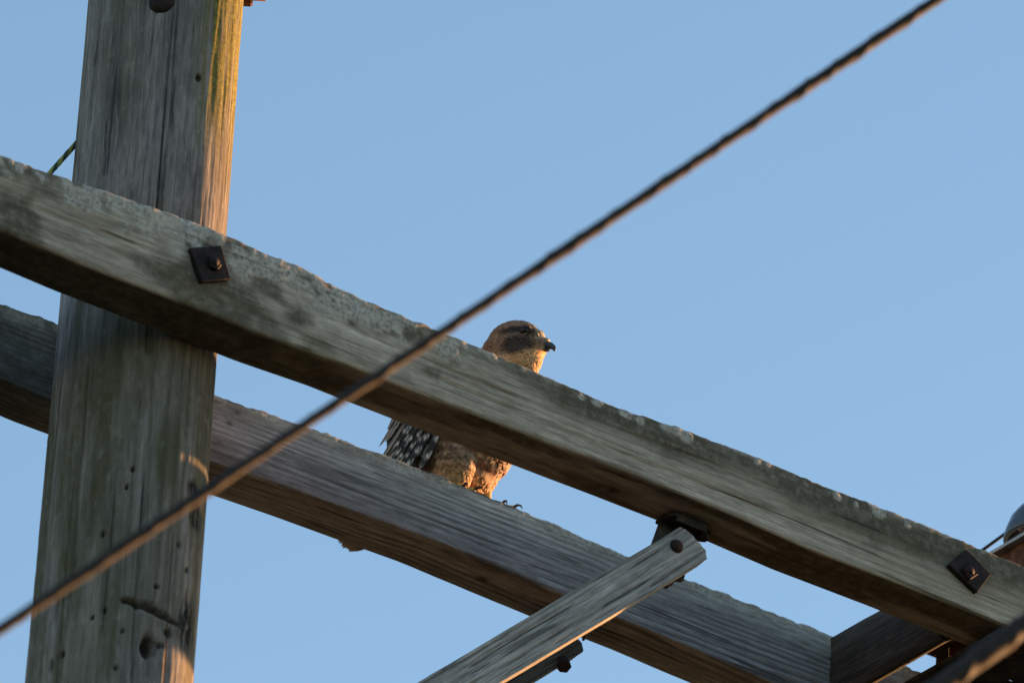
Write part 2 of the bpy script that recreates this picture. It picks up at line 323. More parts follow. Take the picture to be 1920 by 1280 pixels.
def arm(name, t0, s_l, s_r, top_px, fold_px, mat, label, seed, lichen_fn, rc=.006):
    P, N = perimeter(ARM_H, ARM_D, rc, .0025)
    ss = np.concatenate([np.arange(s_l, -1.02, .03), np.arange(-1.0, 1.12, .0042), np.arange(1.13, s_r+.001, .03)])
    tp = np.array([on_t(x, y, t0) for x, y in top_px]); fp = np.array([on_t(x, y, t0) for x, y in fold_px])
    dz_t = np.interp(ss, tp[:, 0], tp[:, 2]); dz_f = np.interp(ss, fp[:, 0], fp[:, 2]+ARM_H)
    ker = np.hanning(9); ker /= ker.sum(); sm = lambda q: np.convolve(np.pad(q, 4, mode='edge'), ker, 'valid')
    dz_t = sm(dz_t)[:, None]; dz_f = sm(sm(dz_f))[:, None]
    S = ss[:, None]*np.ones(len(P)); T = P[:, 0][None]*np.ones_like(S); Zc = P[:, 1][None]*np.ones_like(S)
    wz = (Zc+ARM_H)/ARM_H
    top = np.exp(-(np.minimum(0, Zc)/.018)**2)
    g = fbm(S*2.2+seed, T*30, Zc*30+.12*np.sin(S*3+seed), 4); g2 = fbm(S*7, T*110+seed, Zc*110, 3)
    li, mo, ye, st = lichen_fn(S, T, Zc)
    disp = .0045*(fbm(S*1.3, T*6+seed, Zc*6, 3)-.5) + .0028*(g-.5) + .0016*(g2-.5)
    lump = fbm(S*95, T*95+seed, Zc*95, 3); lump2 = fbm(S*38, T*38+seed, Zc*38, 3)
    disp += top*(.0042*(lump-.5)+.0028*(lump2-.55)) + li*.0016*(.4+lump) 
    disp -= top*.0022
    for cz, s0, s1, dep in ((-.062, -.9, .1, .004), (-.040, .15, .95, .0035), (-.084, -.2, .6, .003)):   # long checks on the face
        c = cz+.010*(fbm(S*2.1+cz*90+seed, 0*S, 0, 3)-.5)
        disp -= dep*np.exp(-((Zc-c)/.0016)**2)*(T < rc)*sstep(s0, s0+.1, S)*(1-sstep(s1-.1, s1, S))*sstep(.35, .6, fbm(S*5+seed*3, 0*S, 0, 2))
    end = np.minimum(1, np.minimum((S-s_l), (s_r-S))/.01)
    V = np.stack([S, T+N[:, 0]*disp, Zc+N[:, 1]*disp + dz_t*wz + dz_f*(1-wz)], -1).reshape(-1, 3)
    o = tag(empty(name, 0, t0, -ARM_H), label, 'crossarm', 'pair of crossarms bolted either side of the pole')
    V[:, 2] += ARM_H
    mesh_obj('beam', V, grid_faces(len(ss), len(P), True, True), mat, o, attrs=dict(lichen=li.ravel(), moss_shade=mo.ravel(), yellow=ye.ravel(), stain_shade=st.ravel()))
    return o
def spots(S, Zc, t0, lst):
    m = np.zeros_like(S)
    for px, py, rad in lst:
        q = on_t(px, py, t0); d2 = ((S-q[0])*1290*.8/rad)**2 + ((Zc-q[2])*1290*.87/rad)**2
        m = np.maximum(m, 1-sstep(.6, 1.2, d2+1.0*(fbm(S*120, Zc*120, px, 3)-.5)))
    return m
def lich_front(S, T, Zc):
    n1 = fbm(S*26, T*30, Zc*34, 4); n2 = fbm(S*60+4, T*60, Zc*70, 3); n3 = fbm(S*6, T*9, Zc*12, 3)
    left = 1-sstep(-.18, .12, S)
    band = sstep(-.075, -.008, Zc)*left + .45*sstep(-.016, -.001, Zc)*(1-left)*sstep(.38, .6, fbm(S*4+2, 0*S, 0, 3))
    li = sstep(.515, .585, n1*.62+n2*.34+.13*band)*np.minimum(1, band*1.7)
    li = np.maximum(li*.8, .8*spots(S, Zc, 0, [(1570, 930, 9), (1648, 960, 14), (1640, 952, 8), (1270, 806, 13), (1285, 818, 14), (1250, 800, 11), (1175, 768, 13), (1200, 783, 10), (1120, 748, 10), (1090, 738, 8), (640, 560, 18), (655, 575, 12), (1605, 945, 6), (1700, 985, 7), (1420, 868, 7), (1440, 872, 6)]))
    li *= (T < .08)
    dk = (1-left)*sstep(-.068, -.030, Zc + .05*(fbm(S*7, T*4, Zc*6, 4)-.5))*.9       # algae crust along the top right
    mo = np.maximum(dk, left*.85*sstep(.40, .58, .6*n3+.4*fbm(S*22+9, T*20, Zc*40, 3))*(T < .08))
    mo = np.maximum(mo, .6*np.exp(-((S+.80)/.14)**2-((Zc+.085)/.022)**2)*sstep(.3, .6, fbm(S*6, T*9, Zc*70, 3)))
    mo = np.maximum(mo, .8*np.exp(-((S-.645)/.04)**2-((Zc+.05)/.03)**2)*sstep(.35, .55, n1))
    mo = np.maximum(mo, .8*sstep(.36, .58, fbm(S*5+30, T*26, Zc*26, 4))*(Zc < -.09)*(T > .004))  # underside shade put into the colour as mossy patches
    ye = .16*left*sstep(.5, .7, fbm(S*9+3, T*9, Zc*20, 3))*(T < .01)
    st = .55*np.exp(-((S+.825)/.022)**2-((T-.045)/.016)**2)*sstep(.4, .55, n2)*(Zc < -.11)+.8*np.exp(-((S-.225)/.010)**2-((T-.055)/.007)**2)*(Zc < -.11)
    return li, mo, ye, st
def lich_rear(S, T, Zc):
    n1 = fbm(S*30+7, T*30, Zc*40, 4); n2 = fbm(S*80+4, T*60, Zc*80, 3); top = sstep(-.045, -.004, Zc)
    li = .6*sstep(.55, .68, n1*.5+n2*.35+.22*top)*top*(T < .08)
    mo = .5*top*sstep(.42, .6, fbm(S*8+1, T*8, Zc*16, 3)) + .85*(1-sstep(-.62, -.42, S))+.5*(1-sstep(-.40, .0, S))*sstep(-.5, -.42, S)*sstep(.3, .6, fbm(S*7, T*8, Zc*18, 3)); mo = np.minimum(mo, .95)  # colour goes darker left of the pole, and in patches right of it
    q = on_t(445, 775, SEP); st = np.zeros_like(S)
    for px, py in ((446, 770), (430, 792)):
        q = on_t(px, py, SEP); st = np.maximum(st, .8*np.exp(-((S-q[0])/.006)**2-((Zc-q[2])/.004)**2)*(T < .01))
    st = np.maximum(st, .8*np.exp(-((S-.24)/.010)**2-((T-.045)/.008)**2)*(Zc < -.11))
    return li, mo, 0*S, st
FT = [(-300, 178), (0, 288), (100, 322), (165, 345), (240, 370), (330, 400), (425, 440), (441, 445), (478, 461), (540, 487), (575, 503), (600, 514), (619, 528), (675, 553), (716, 569), (744, 584), (800, 605), (837, 620), (905, 648), (960, 672), (1050, 712), (1150, 757), (1300, 807), (1412, 850), (1549, 909), (1700, 968), (1820, 1018), (2100, 1130)]
FF = [(-300, 312), (0, 430), (168, 501), (336, 565), (504, 632), (640, 679), (900, 780), (1180, 887), (1341, 951), (1516, 1028), (1684, 1092), (1820, 1146), (2100, 1256)]
RT = [(-300, 443), (0, 563), (105, 600), (400, 733), (470, 760), (600, 803), (735, 855), (850, 900), (950, 940), (1165, 1035), (1400, 1125), (1560, 1190), (2000, 1370)]
RF = [(-300, 592), (0, 709), (80, 745), (390, 862), (580, 929), (815, 1014), (1040, 1108), (1154, 1156), (1220, 1182), (1439, 1276), (2000, 1500)]
front = arm('wooden_crossarm', 0, -2.7, 1.72, FT, FF, M['arm_front'], 'lichen-crusted wooden crossarm bolted across the face of the pole, hiding the hawk\'s chest', 3.1, lich_front)
rear = arm('wooden_crossarm', SEP, -2.7, 1.72, RT, RF, M['arm_rear'], 'grey wooden crossarm passing behind the pole, with the hawk perched on it', 8.7, lich_rear, rc=.004)

def plate(parent, corners_px, name='washer_plate', thick=.006, cen=None, bolt=.011, t=0.):
    q = [on_t(x, y, t) for x, y in corners_px]; poly = [(p[0], -.0035-thick, p[2]+ARM_H) for p in q]
    bm = prism(poly, (0, thick+.006, 0)); o = bm_obj(name, bm, M['rust'], parent, bevel=.0014)
    c = on_t(*cen, t); pos = (c[0], -.0035-thick, c[2]+ARM_H)
    bolt_head('nut', o, pos, (0, -1, 0), bolt, .007, 6 if bolt < .0115 else 4, 'rust'); 
    v, f = tube([(pos[0], pos[1], pos[2]), (pos[0], pos[1]-.009, pos[2])], .0055, 10); mesh_obj('bolt_end', v, f, M['rust'], o)
plate(front, [(350, 469), (408, 465), (426, 528), (372, 533)], cen=(392, 500))
plate(front, [(1772, 1062), (1805, 1033), (1852, 1080), (1826, 1114)], cen=(1808, 1078), bolt=.0135)

# ------------------------------------------------------------------ wooden braces and their brackets
def brace(t0, a_top, a_bot, b_top, b_bot, label, thick=.034, seed=0, mat='brace'):
    """a_*: upper end corners (s, z); b_*: lower end corners; board in the arm plane"""
    a_t, a_b, b_t, b_b = map(np.array, (a_top, a_bot, b_top, b_bot))
    ax = (a_t+a_b)/2-(b_t+b_b)/2; L = np.linalg.norm(ax); ax /= L; up = np.array([-ax[1], ax[0]])
    if up[1] < 0: up = -up
    wid = abs((a_t-a_b)@up); o0 = (b_t+b_b)/2
    nx, nw, nt = 260, 26, 8; xs = np.linspace(0, L, nx)
    P, N = perimeter(wid, thick, .0015, .0015); P = P+np.array([0, wid/2])
    X = xs[:, None]*np.ones(len(P)); Y = P[:, 0]*np.ones_like(X); Zc = P[:, 1]*np.ones_like(X)
    disp = .0022*(fbm(X*4+seed, Y*60, Zc*75, 4)-.5)+.0012*(fbm(X*18, Y*160+seed, Zc*160, 3)-.5)
    crack_shade = 0*X
    for c, x0, x1, dp in ((.012, .30, .97, .005), (-.013, .45, .92, .004), (.002, .1, .6, .0035), (-.022, .55, 1., .003)):
        cc = c+.006*(fbm(X*5+c*300+seed, 0*X, 0, 3)-.5)+(X/L-.7)*.01
        mk = np.exp(-((Zc-cc)/.0012)**2)*(Y < .002)*sstep(x0*L, x0*L+.08, X)*(1-sstep(x1*L-.05, x1*L, X))*sstep(.3, .5, fbm(X*9+c*99, 0*X, seed, 2)); disp -= dp*mk; crack_shade = np.maximum(crack_shade, .7*mk)  # fine cracks, their inner shade put into the colour
    # ragged sawn end, longest in the middle
    endp = sstep(L-.06, L, X)*(.010*np.interp(Zc, [-wid/2, -wid*.3, 0, wid*.3, wid/2], [.2, 1.0, .55, .2, -.6])+.003*(fbm(Zc*300, Y*100, seed, 3)-.5))
    V = np.stack([X+endp, Y+N[:, 0]*disp, Zc+N[:, 1]*disp], -1).reshape(-1, 3)
    b = empty('wooden_brace', o0[0], t0, o0[1]); tag(b, label, 'brace', 'slanting braces under the crossarms')
    ob = mesh_obj('board', V, grid_faces(nx, len(P), True, True), M[mat], b, attrs=dict(stain_shade=crack_shade.ravel())); ob.rotation_euler = (math.radians(-4.5), -math.atan2(ax[1], ax[0]), 0)
    return b, ob, L, wid
at = on_t(1283, 982, .03); ab = on_t(1322, 1050, .03); bt = on_t(770, 1280, .03); bb = on_t(945, 1280, .03)
ext = lambda p, q, s: (p[0]+(q[0]-p[0])*s, p[2]+(q[2]-p[2])*s)
# the board runs on to the pole below the picture
bt2 = ext(at, bt, 1.78); bb2 = ext(ab, bb, 1.78*1.28)
br, bo, L1, wid = brace(.03, (at[0], at[2]), (ab[0], ab[2]), bt2, bb2, 'slanting silvery wooden brace with a ragged end, hung under the lichen-crusted crossarm', seed=2)
c = on_t(1268, 1024, .03); axl = np.array(((at[0]+ab[0])/2-(bt2[0]+bb2[0])/2, (at[2]+ab[2])/2-(bt2[1]+bb2[1])/2)); axl /= np.linalg.norm(axl)
base = np.array(((bt2[0]+bb2[0])/2, (bt2[1]+bb2[1])/2))
cl = np.array((c[0], c[2]))-base
bolt_head('bolt', br, (cl[0], 0, cl[1]), (0, -1, 0), .0105, .009, dome=True)
bolt_head('nut', br, (cl[0]+.012, .034, cl[1]-.030), (.3, 1, -.3), .012, .016)
def bracket(parent, t_arm, c, label_side=1):
    """bent steel bracket: flange under the arm + lug behind the brace"""
    s, z = c
    zb = 0                                     # underside in arm-local z
    poly = [(s-.026, .048, .002), (s-.018, .040, .002), (s+.040, .040, .002), (s+.052, .049, .002), (s+.052, .080, .002), (s-.026, .080, .002)]
    o = bm_obj('bracket', prism(poly, (0, 0, -.006)), M['dark_steel'], parent, bevel=.0018)
    lug = [(s-.024, .067, -.002), (s+.050, .067, -.002), (s+.036, .067, -.022), (s+.020, .067, z-.026), (s-.022, .067, z-.034), (s-.040, .067, z+.004)]
    bm_obj('lug', prism(lug, (0, .007, 0)), M['dark_steel'], o, bevel=.0018)
    lip = [(s-.016, .0405, -.003), (s+.038, .0405, -.003), (s+.038, .045, -.003), (s-.016, .045, -.003)]
    bm_obj('lip', prism(lip, (0, 0, -.0075)), M['dark_steel'], o, bevel=.0015)
    bolt_head('bolt', o, (s+.045, .060, -.004), (0, 0, -1), .010, .008)
bracket(front, 0, (c[0]+.022, c[2]+ARM_H))
# rear brace: same slope, hung under the rear arm
rt = on_t(1087, 1207, SEP+.03); dirv = -axl
e_b = np.array((rt[0]+.004, rt[2]-.012)); upv = np.array((-axl[1], axl[0])); upv = upv if upv[1] > 0 else -upv
e_t = e_b+upv*wid*.95
br2, bo2, L2, w2 = brace(SEP+.03, e_t, e_b, e_t+dirv*1.15, e_b+dirv*1.15, 'dark slanting wooden brace mostly hidden behind the silvery brace', seed=9, mat='brace_dark')
nb = on_t(1062, 1246, SEP+.02); bl = e_t/2+e_b/2+dirv*1.15
bolt_head('nut', br2, (nb[0]-bl[0], .0, nb[2]-bl[1]+.006), (-.1, -.6, -.6), .011, .013)
lg_s = e_t[0]+.004; zt_ = e_t[1]-.045+ARM_H
bm_obj('bracket', prism([(lg_s-.02, .064, .004), (lg_s+.02, .064, .004), (lg_s+.016, .064, zt_), (lg_s-.016, .064, zt_)], (0, .006, 0)), M['dark_steel'], rear, bevel=.0015)
# a bent, sun-caught nail under the rear arm
q = on_t(1097, 1190, SEP+.05); v, f = tube([(q[0], .055, .004), (q[0]+.001, .052, -.010), (q[0]-.003, .048, -.018), (q[0]-.006, .045, -.026)], [.0028, .003, .0026, .0022], 8); mesh_obj('nail', v, f, M['rust_bright'], rear)

# ------------------------------------------------------------------ spacer block between the arms
tb = np.linspace(ARM_D-.004, SEP+.004, 40)
def spacer():
    top_s = .843; bots = lambda t: .841
    rows = []; zt = -.010; zb = -.122
    prof = [(0, 0), (0, .25), (0, .5), (0, .75), (0, .97), (.004, 1.), (.012, .975), (.024, .90), (.030, .82), (.034, .5), (.034, 0), (.02, -.01)]
    V = []
    for t in tb:
        for (ds, w_) in prof:
            s = top_s+(bots(t)-top_s)*max(0, w_)+ds; z = zt+(zb-zt)*w_
            nz = .004*(float(fbm(np.array(t*9+ds*50), np.array(w_*14.), 0, 3))-.5)
            V.append((s-top_s+nz, t-tb[0], z-zb))
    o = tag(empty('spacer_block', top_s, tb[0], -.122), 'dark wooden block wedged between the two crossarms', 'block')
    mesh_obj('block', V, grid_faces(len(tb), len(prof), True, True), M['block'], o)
spacer()

# ------------------------------------------------------------------ hardware at the right-hand end of the arms
def slotted_plate():
    zpl = -ARM_H-.012; s0, s1, t0, t1 = .880, 1.24, -.01, .46
    cu = bpy.data.curves.new('slotted_plate', 'CURVE'); cu.dimensions = '2D'; cu.fill_mode = 'BOTH'; cu.extrude = .003; cu.bevel_depth = .0008
    def spline(pts):
        sp = cu.splines.new('POLY'); sp.points.add(len(pts)-1); sp.use_cyclic_u = True
        for p, q in zip(sp.points, pts): p.co = (q[0]-s0, q[1]-t0, 0, 1)
    spline([(s0, t0), (s1, t0), (s1, t1), (s0, t1)])
    for px, py, a, b, rot in ((1856, 1240, .010, .006, 0), (1815, 1270, .021, .0085, 1.45), (1778, 1262, .008, .006, 0), (1895, 1275, .010, .006, .2)):
        q = on_z(px, py, zpl); th = np.linspace(0, 2*np.pi, 20, endpoint=False)
        x = np.sign(np.cos(th))*np.abs(np.cos(th))**.7*a; y = np.sign(np.sin(th))*np.abs(np.sin(th))**.7*b
        if s0+.02 < q[0] < s1-.02: spline(list(zip(q[0]+x*math.cos(rot)-y*math.sin(rot), q[1]+x*math.sin(rot)+y*math.cos(rot))))
    tmp = bpy.data.objects.new('tmp', cu); COL.objects.link(tmp)
    me = bpy.data.meshes.new_from_object(tmp.evaluated_get(bpy.context.evaluated_depsgraph_get())); bpy.data.objects.remove(tmp)
    me.materials.clear(); me.materials.append(M['dark_steel'])
    o = tag(empty('slotted_plate', s0, t0, zpl), 'dark steel plate with oval slots under the ends of both crossarms', 'steel plate')
    ob = bpy.data.objects.new('plate', me); link(ob, o)
    for ds, dt in ((.06, .05), (.06, .40), (.28, .05), (.28, .40)): 
        v, f = tube([(ds, dt, -.012), (ds, dt, .02)], .007, 10); mesh_obj('bolt', v, f, M['rust'], o)
slotted_plate()
def bell(name, s, t, z, R, H, mat, label, cat, pin_down=.06, strap=False, pinmat='rust'):
    o = tag(empty(name, s, t, z-pin_down), label, cat); b = pin_down
    prof = [(.001, b+H), (R*.30, b+H*.99), (R*.42, b+H*.94), (R*.40, b+H*.86), (R*.34, b+H*.80), (R*.46, b+H*.72), (R*.66, b+H*.60), (R*.84, b+H*.42), (R*.95, b+H*.2), (R, b+.004), (R*.985, b), (R*.90, b), (R*.86, b+H*.12), (R*.76, b+H*.32), (R*.5, b+H*.46), (R*.42, b+H*.2), (R*.40, b+H*.1), (R*.25, b+H*.1), (R*.22, b+H*.5), (.001, b+H*.5)]
    v, f = lathe(prof, 40); mesh_obj('skirt', v, f, M[mat], o)
    if strap:
        bm = prism([(-.011, -.003, 0), (.011, -.003, 0), (.009, -.003, b+H*.4), (-.009, -.003, b+H*.4)], (0, .006, 0)); bm_obj('strap', bm, M[pinmat], o, bevel=.0012)
    else:
        v, f = tube([(0, 0, 0), (0, 0, b+H*.45)], .010, 12); mesh_obj('pin', v, f, M[pinmat], o)
    return o
q = on_t(1768, 1206, .175)
bell('pin_insulator', q[0], .175, q[2], .040, .06, 'brown_porcelain', 'small brown bell insulator on a flat strap between the crossarms', 'insulator', pin_down=max(.02, q[2]+ARM_H+.008), strap=True, pinmat='dark_steel')
q = on_t(1878, 1012, .16); X2 = np.array([av[0], nv[0]])
ci = (q[0]+.064*X2[0], .16+.064*X2[1], q[2])
bell('line_insulator', ci[0], ci[1], ci[2], .062, .088, 'porcelain', 'large glossy blue-grey bell insulator on the rusty channel', 'insulator', pin_down=ci[2]-.082)
ch = tag(empty('steel_channel', .967, .02, 0), 'rusty steel channel lying across the tops of both crossarms', 'steel channel')
bm = prism([(0, 0, -.004), (.006, 0, -.004), (.006, 0, .069), (.154, 0, .069), (.154, 0, -.004), (.16, 0, -.004), (.16, 0, .075), (0, 0, .075)], (0, .40, 0)); bm_obj('channel', bm, M['rust_bright'], ch)
bm = prism([(-.012, -.006, .0755), (.172, -.006, .0755), (.172, -.006, .0815), (-.012, -.006, .0815)], (0, .412, 0)); bm_obj('lit_lip', bm, M['galv'], ch, bevel=.001)  # pale lip: the flange edge's light from sun and sky put into its colour
P1 = np.array(W(*on_t(1835, 1036, .30))); P2 = np.array(W(*on_t(1890, 996, .24))); dv = (P2-P1)/np.linalg.norm(P2-P1)
pts = [P1-dv*.10+Zv*(-.004), P1, P2, P2+dv*.05]
v, f = tube(np.array(pts)-pts[0], .0026, 8); tag(mesh_obj('tie_wire', v, f, M['rust'], loc=pts[0]), 'thin brown tie wire beside the large glossy insulator', 'wire')

# unseen cylinder added past the right frame edge, shaped to shade the lower pole
tk = tag(empty('unseen_shade_caster', 1.42, TP, -.345), 'unseen grey cylinder added between the ends of the crossarms to shade the pole', 'shade_caster')
v, f = lathe([(.001, 0), (.10, 0), (.118, .012), (.122, .03), (.122, .185), (.126, .19), (.126, .205), (.10, .225), (.03, .235), (.001, .235)], 40); mesh_obj('shade_caster_body', v, f, M['shade_caster'], tk)
bm = prism([(-.03, -.215, .222), (.03, -.215, .222), (.03, -.215, .232), (-.03, -.215, .232)], (0, .43, 0)); bm_obj('hanger', bm, M['galv'], tk, bevel=.001)

# ------------------------------------------------------------------ cables
def cable(name, P, d, L, rad, label, cat, group, ext0, ext1, seed=1):
    """P: point where it enters the picture, d: unit direction, L: length in view; runs on ext0 back and ext1 forward"""
    u = np.concatenate([np.linspace(-ext0, -.4, 40), np.arange(-.38, L+.38, .005), np.linspace(L+.4, L+ext1, 40)])
    lumps = .20*np.maximum(0, fbm(u*13+seed, 0*u, 0, 2)-.5)*2
    pts = P+u[:, None]*d
    V, F = tube(pts-pts[0], rad*(1+lumps), 20, .05, 90, seed)
    V = V.reshape(len(u), 20, 3); c = (pts-pts[0])[:, None]; th = np.linspace(0, 2*np.pi, 20, endpoint=False)
    hel = np.cos(th[None]-(u+.012*np.sin(u*31))[:, None]*2*np.pi/.060+seed)          # lashing wire wound round the bundle
    V = c+(V-c)*(1+.17*sstep(.70, 1., hel)*(.4+fbm(u*9+seed, 0*u, 0, 2))[:, None])[..., None]
    return tag(mesh_obj(name, V.reshape(-1, 3), F, M['cable'], loc=pts[0]), label, cat, group)
c_a, c_b = at_d(1768, -8, 9.85), at_d(0, 1180, 9.15); c_d = (c_b-c_a)/np.linalg.norm(c_b-c_a); c_L = np.linalg.norm(c_b-c_a)
cable('overhead_cable', c_a, c_d, c_L, .0062, 'black cable crossing in front of the pole and both crossarms', 'cable', 'black overhead cables', 7., c_b[2]/-c_d[2], 3)
c_e = at_d(1940, 1158, 9.5); cable('overhead_cable', c_e, c_d, .5, .0125, 'thicker black cable passing below the diamond-shaped washer plate', 'cable', 'black overhead cables', 7., (c_e+c_d*.5)[2]/-c_d[2], 8)
k = NT('striped_rope'); vec = k.coord((1, 1, 1)); wv = k.n('TexWave', wave_type='BANDS', bands_direction='X'); k.set(wv.inputs[0], vec); wv.inputs['Scale'].default_value = 34.; wv.inputs['Distortion'].default_value = 1.5
M['rope'] = k.out(k.ramp(wv.outputs['Fac'], [(.45, (.02, .05, .035)), (.55, (.30, .28, .05))]), None, .7)
g0 = on_z(70, 352, .002); g1 = on_t(96, 322, .2); g2 = on_t(143, 269, .30); g3 = on_t(170, 238, .345)
pts = np.array([W(g0[0], min(g0[1], .08), .002), W(*g1), W(*g2), W(*g3), W(g3[0]+.06, .345, g3[2]+.05)])
u = np.linspace(0, 1, 60)*4; pts = np.stack([np.interp(u, range(5), pts[:, i]) for i in range(3)], -1)
v, f = tube(pts-pts[0], .0038, 10, .1, 150); tag(mesh_obj('rope', v, f, M['rope'], loc=pts[0]), 'short green and yellow rope tied behind the pole above the lichen-crusted crossarm', 'rope')
# ------------------------------------------------------------------ hawk
# bird-local frame: x forward, y its left, z up; origin between the feet on the rear arm's top
BS, BT = .214, SEP+.047
B_AZ = PSI-math.pi/2+math.radians(20)
hawk = tag(empty('hawk', BS, BT, .002, rz=B_AZ), 'brown hawk with streaked head and rufous breast perched on the grey crossarm', 'bird')
B0 = W(BS, BT, .002)
def b_px(x, y, t_off=0.):
    """pixel -> bird-local point on the vertical plane through the bird facing the camera, moved t_off towards it"""
    v = ray(x, y); kk = (B0[1]-t_off-CAM[1])/v[1]; q = CAM+v*kk-B0
    c, s_ = math.cos(B_AZ), math.sin(B_AZ); return np.array([c*q[0]+s_*q[1], -s_*q[0]+c*q[1], q[2]])
H_YAW = -math.radians(22)-B_AZ                # head turned into profile
HC = b_px(972, 646, .042)                    # head centre
ch_, sh_ = math.cos(H_YAW), math.sin(H_YAW); PITCH = math.radians(-3)
def head_pt(p):
    x, y, z = p; x, z = x*math.cos(PITCH)-z*math.sin(PITCH), x*math.sin(PITCH)+z*math.cos(PITCH)
    return np.array([ch_*x-sh_*y, sh_*x+ch_*y, z])+HC
def head_inv(P):
    q = P-HC; x = ch_*q[..., 0]+sh_*q[..., 1]; y = -sh_*q[..., 0]+ch_*q[..., 1]; z = q[..., 2]
    return np.stack([x*math.cos(PITCH)+z*math.sin(PITCH), y, -x*math.sin(PITCH)+z*math.cos(PITCH)], -1)
def ell(bm, c, r, rot=None):
    m = Matrix.Translation(Vector(c)) @ (rot or Matrix.Identity(4)) @ Matrix.Diagonal((*r, 1))
    bmesh.ops.create_icosphere(bm, subdivisions=4, radius=1, matrix=m)
ry = lambda d: Matrix.Rotation(math.radians(d), 4, 'Y')
HR = Matrix.Rotation(H_YAW, 4, 'Z') @ Matrix.Rotation(-PITCH, 4, 'Y')
bm = bmesh.new()
ell(bm, (-.010, 0, .165), (.072, .076, .085), ry(12)); ell(bm, (-.030, 0, .095), (.070, .068, .070), ry(20))
ell(bm, (-.075, 0, .060), (.070, .050, .040), ry(-28)); ell(bm, (-.030, 0, .185), (.058, .070, .058))
ell(bm, (.020, HC[1]*.4, .205), (.046, .048, .055)); ell(bm, (HC[0]*.75, HC[1]*.75, HC[2]-.052), (.036, .036, .045))
ell(bm, (-.022, .030, .056), (.030, .028, .046), ry(8)); ell(bm, (-.006, -.038, .054), (.031, .027, .046), ry(8)); ell(bm, (-.006, 0, .105), (.060, .062, .055), ry(25))
for c, r in (((-.004, 0, .003), (.041, .032, .0315)), ((.018, 0, -.004), (.0275, .024, .0255)), ((-.019, 0, -.012), (.033, .031, .033)), ((.006, 0, -.022), (.033, .028, .029)), ((-.012, 0, -.044), (.033, .032, .034)),
             ((.009, 0, -.034), (.026, .026, .026)), ((.016, .021, .0125), (.016, .006, .004)), ((.016, -.021, .0125), (.016, .006, .004))):
    ell(bm, head_pt(c), r, HR)
tmpme = bpy.data.meshes.new('tmp'); bm.to_mesh(tmpme); bm.free(); tmp = bpy.data.objects.new('tmp', tmpme); COL.objects.link(tmp)
md = tmp.modifiers.new('r', 'REMESH'); md.mode = 'VOXEL'; md.voxel_size = .0032
md = tmp.modifiers.new('s', 'SMOOTH'); md.factor = .5; md.iterations = 7
bme = bpy.data.meshes.new_from_object(tmp.evaluated_get(bpy.context.evaluated_depsgraph_get())); bpy.data.objects.remove(tmp)
nvb = len(bme.vertices); BV = np.zeros(nvb*3); bme.vertices.foreach_get('co', BV); BV = BV.reshape(-1, 3)
BN = np.zeros(nvb*3); bme.vertices.foreach_get('normal', BN); BN = BN.reshape(-1, 3)
C_ = lambda *c: np.array(c, float)
BUFF = C_(.52, .36, .20); RUF = C_(.30, .13, .055); DKB = C_(.035, .022, .017); BRN = C_(.13, .085, .060); BLK = C_(.014, .012, .012); WHT = C_(.55, .53, .50); CREAM = C_(.55, .42, .27)
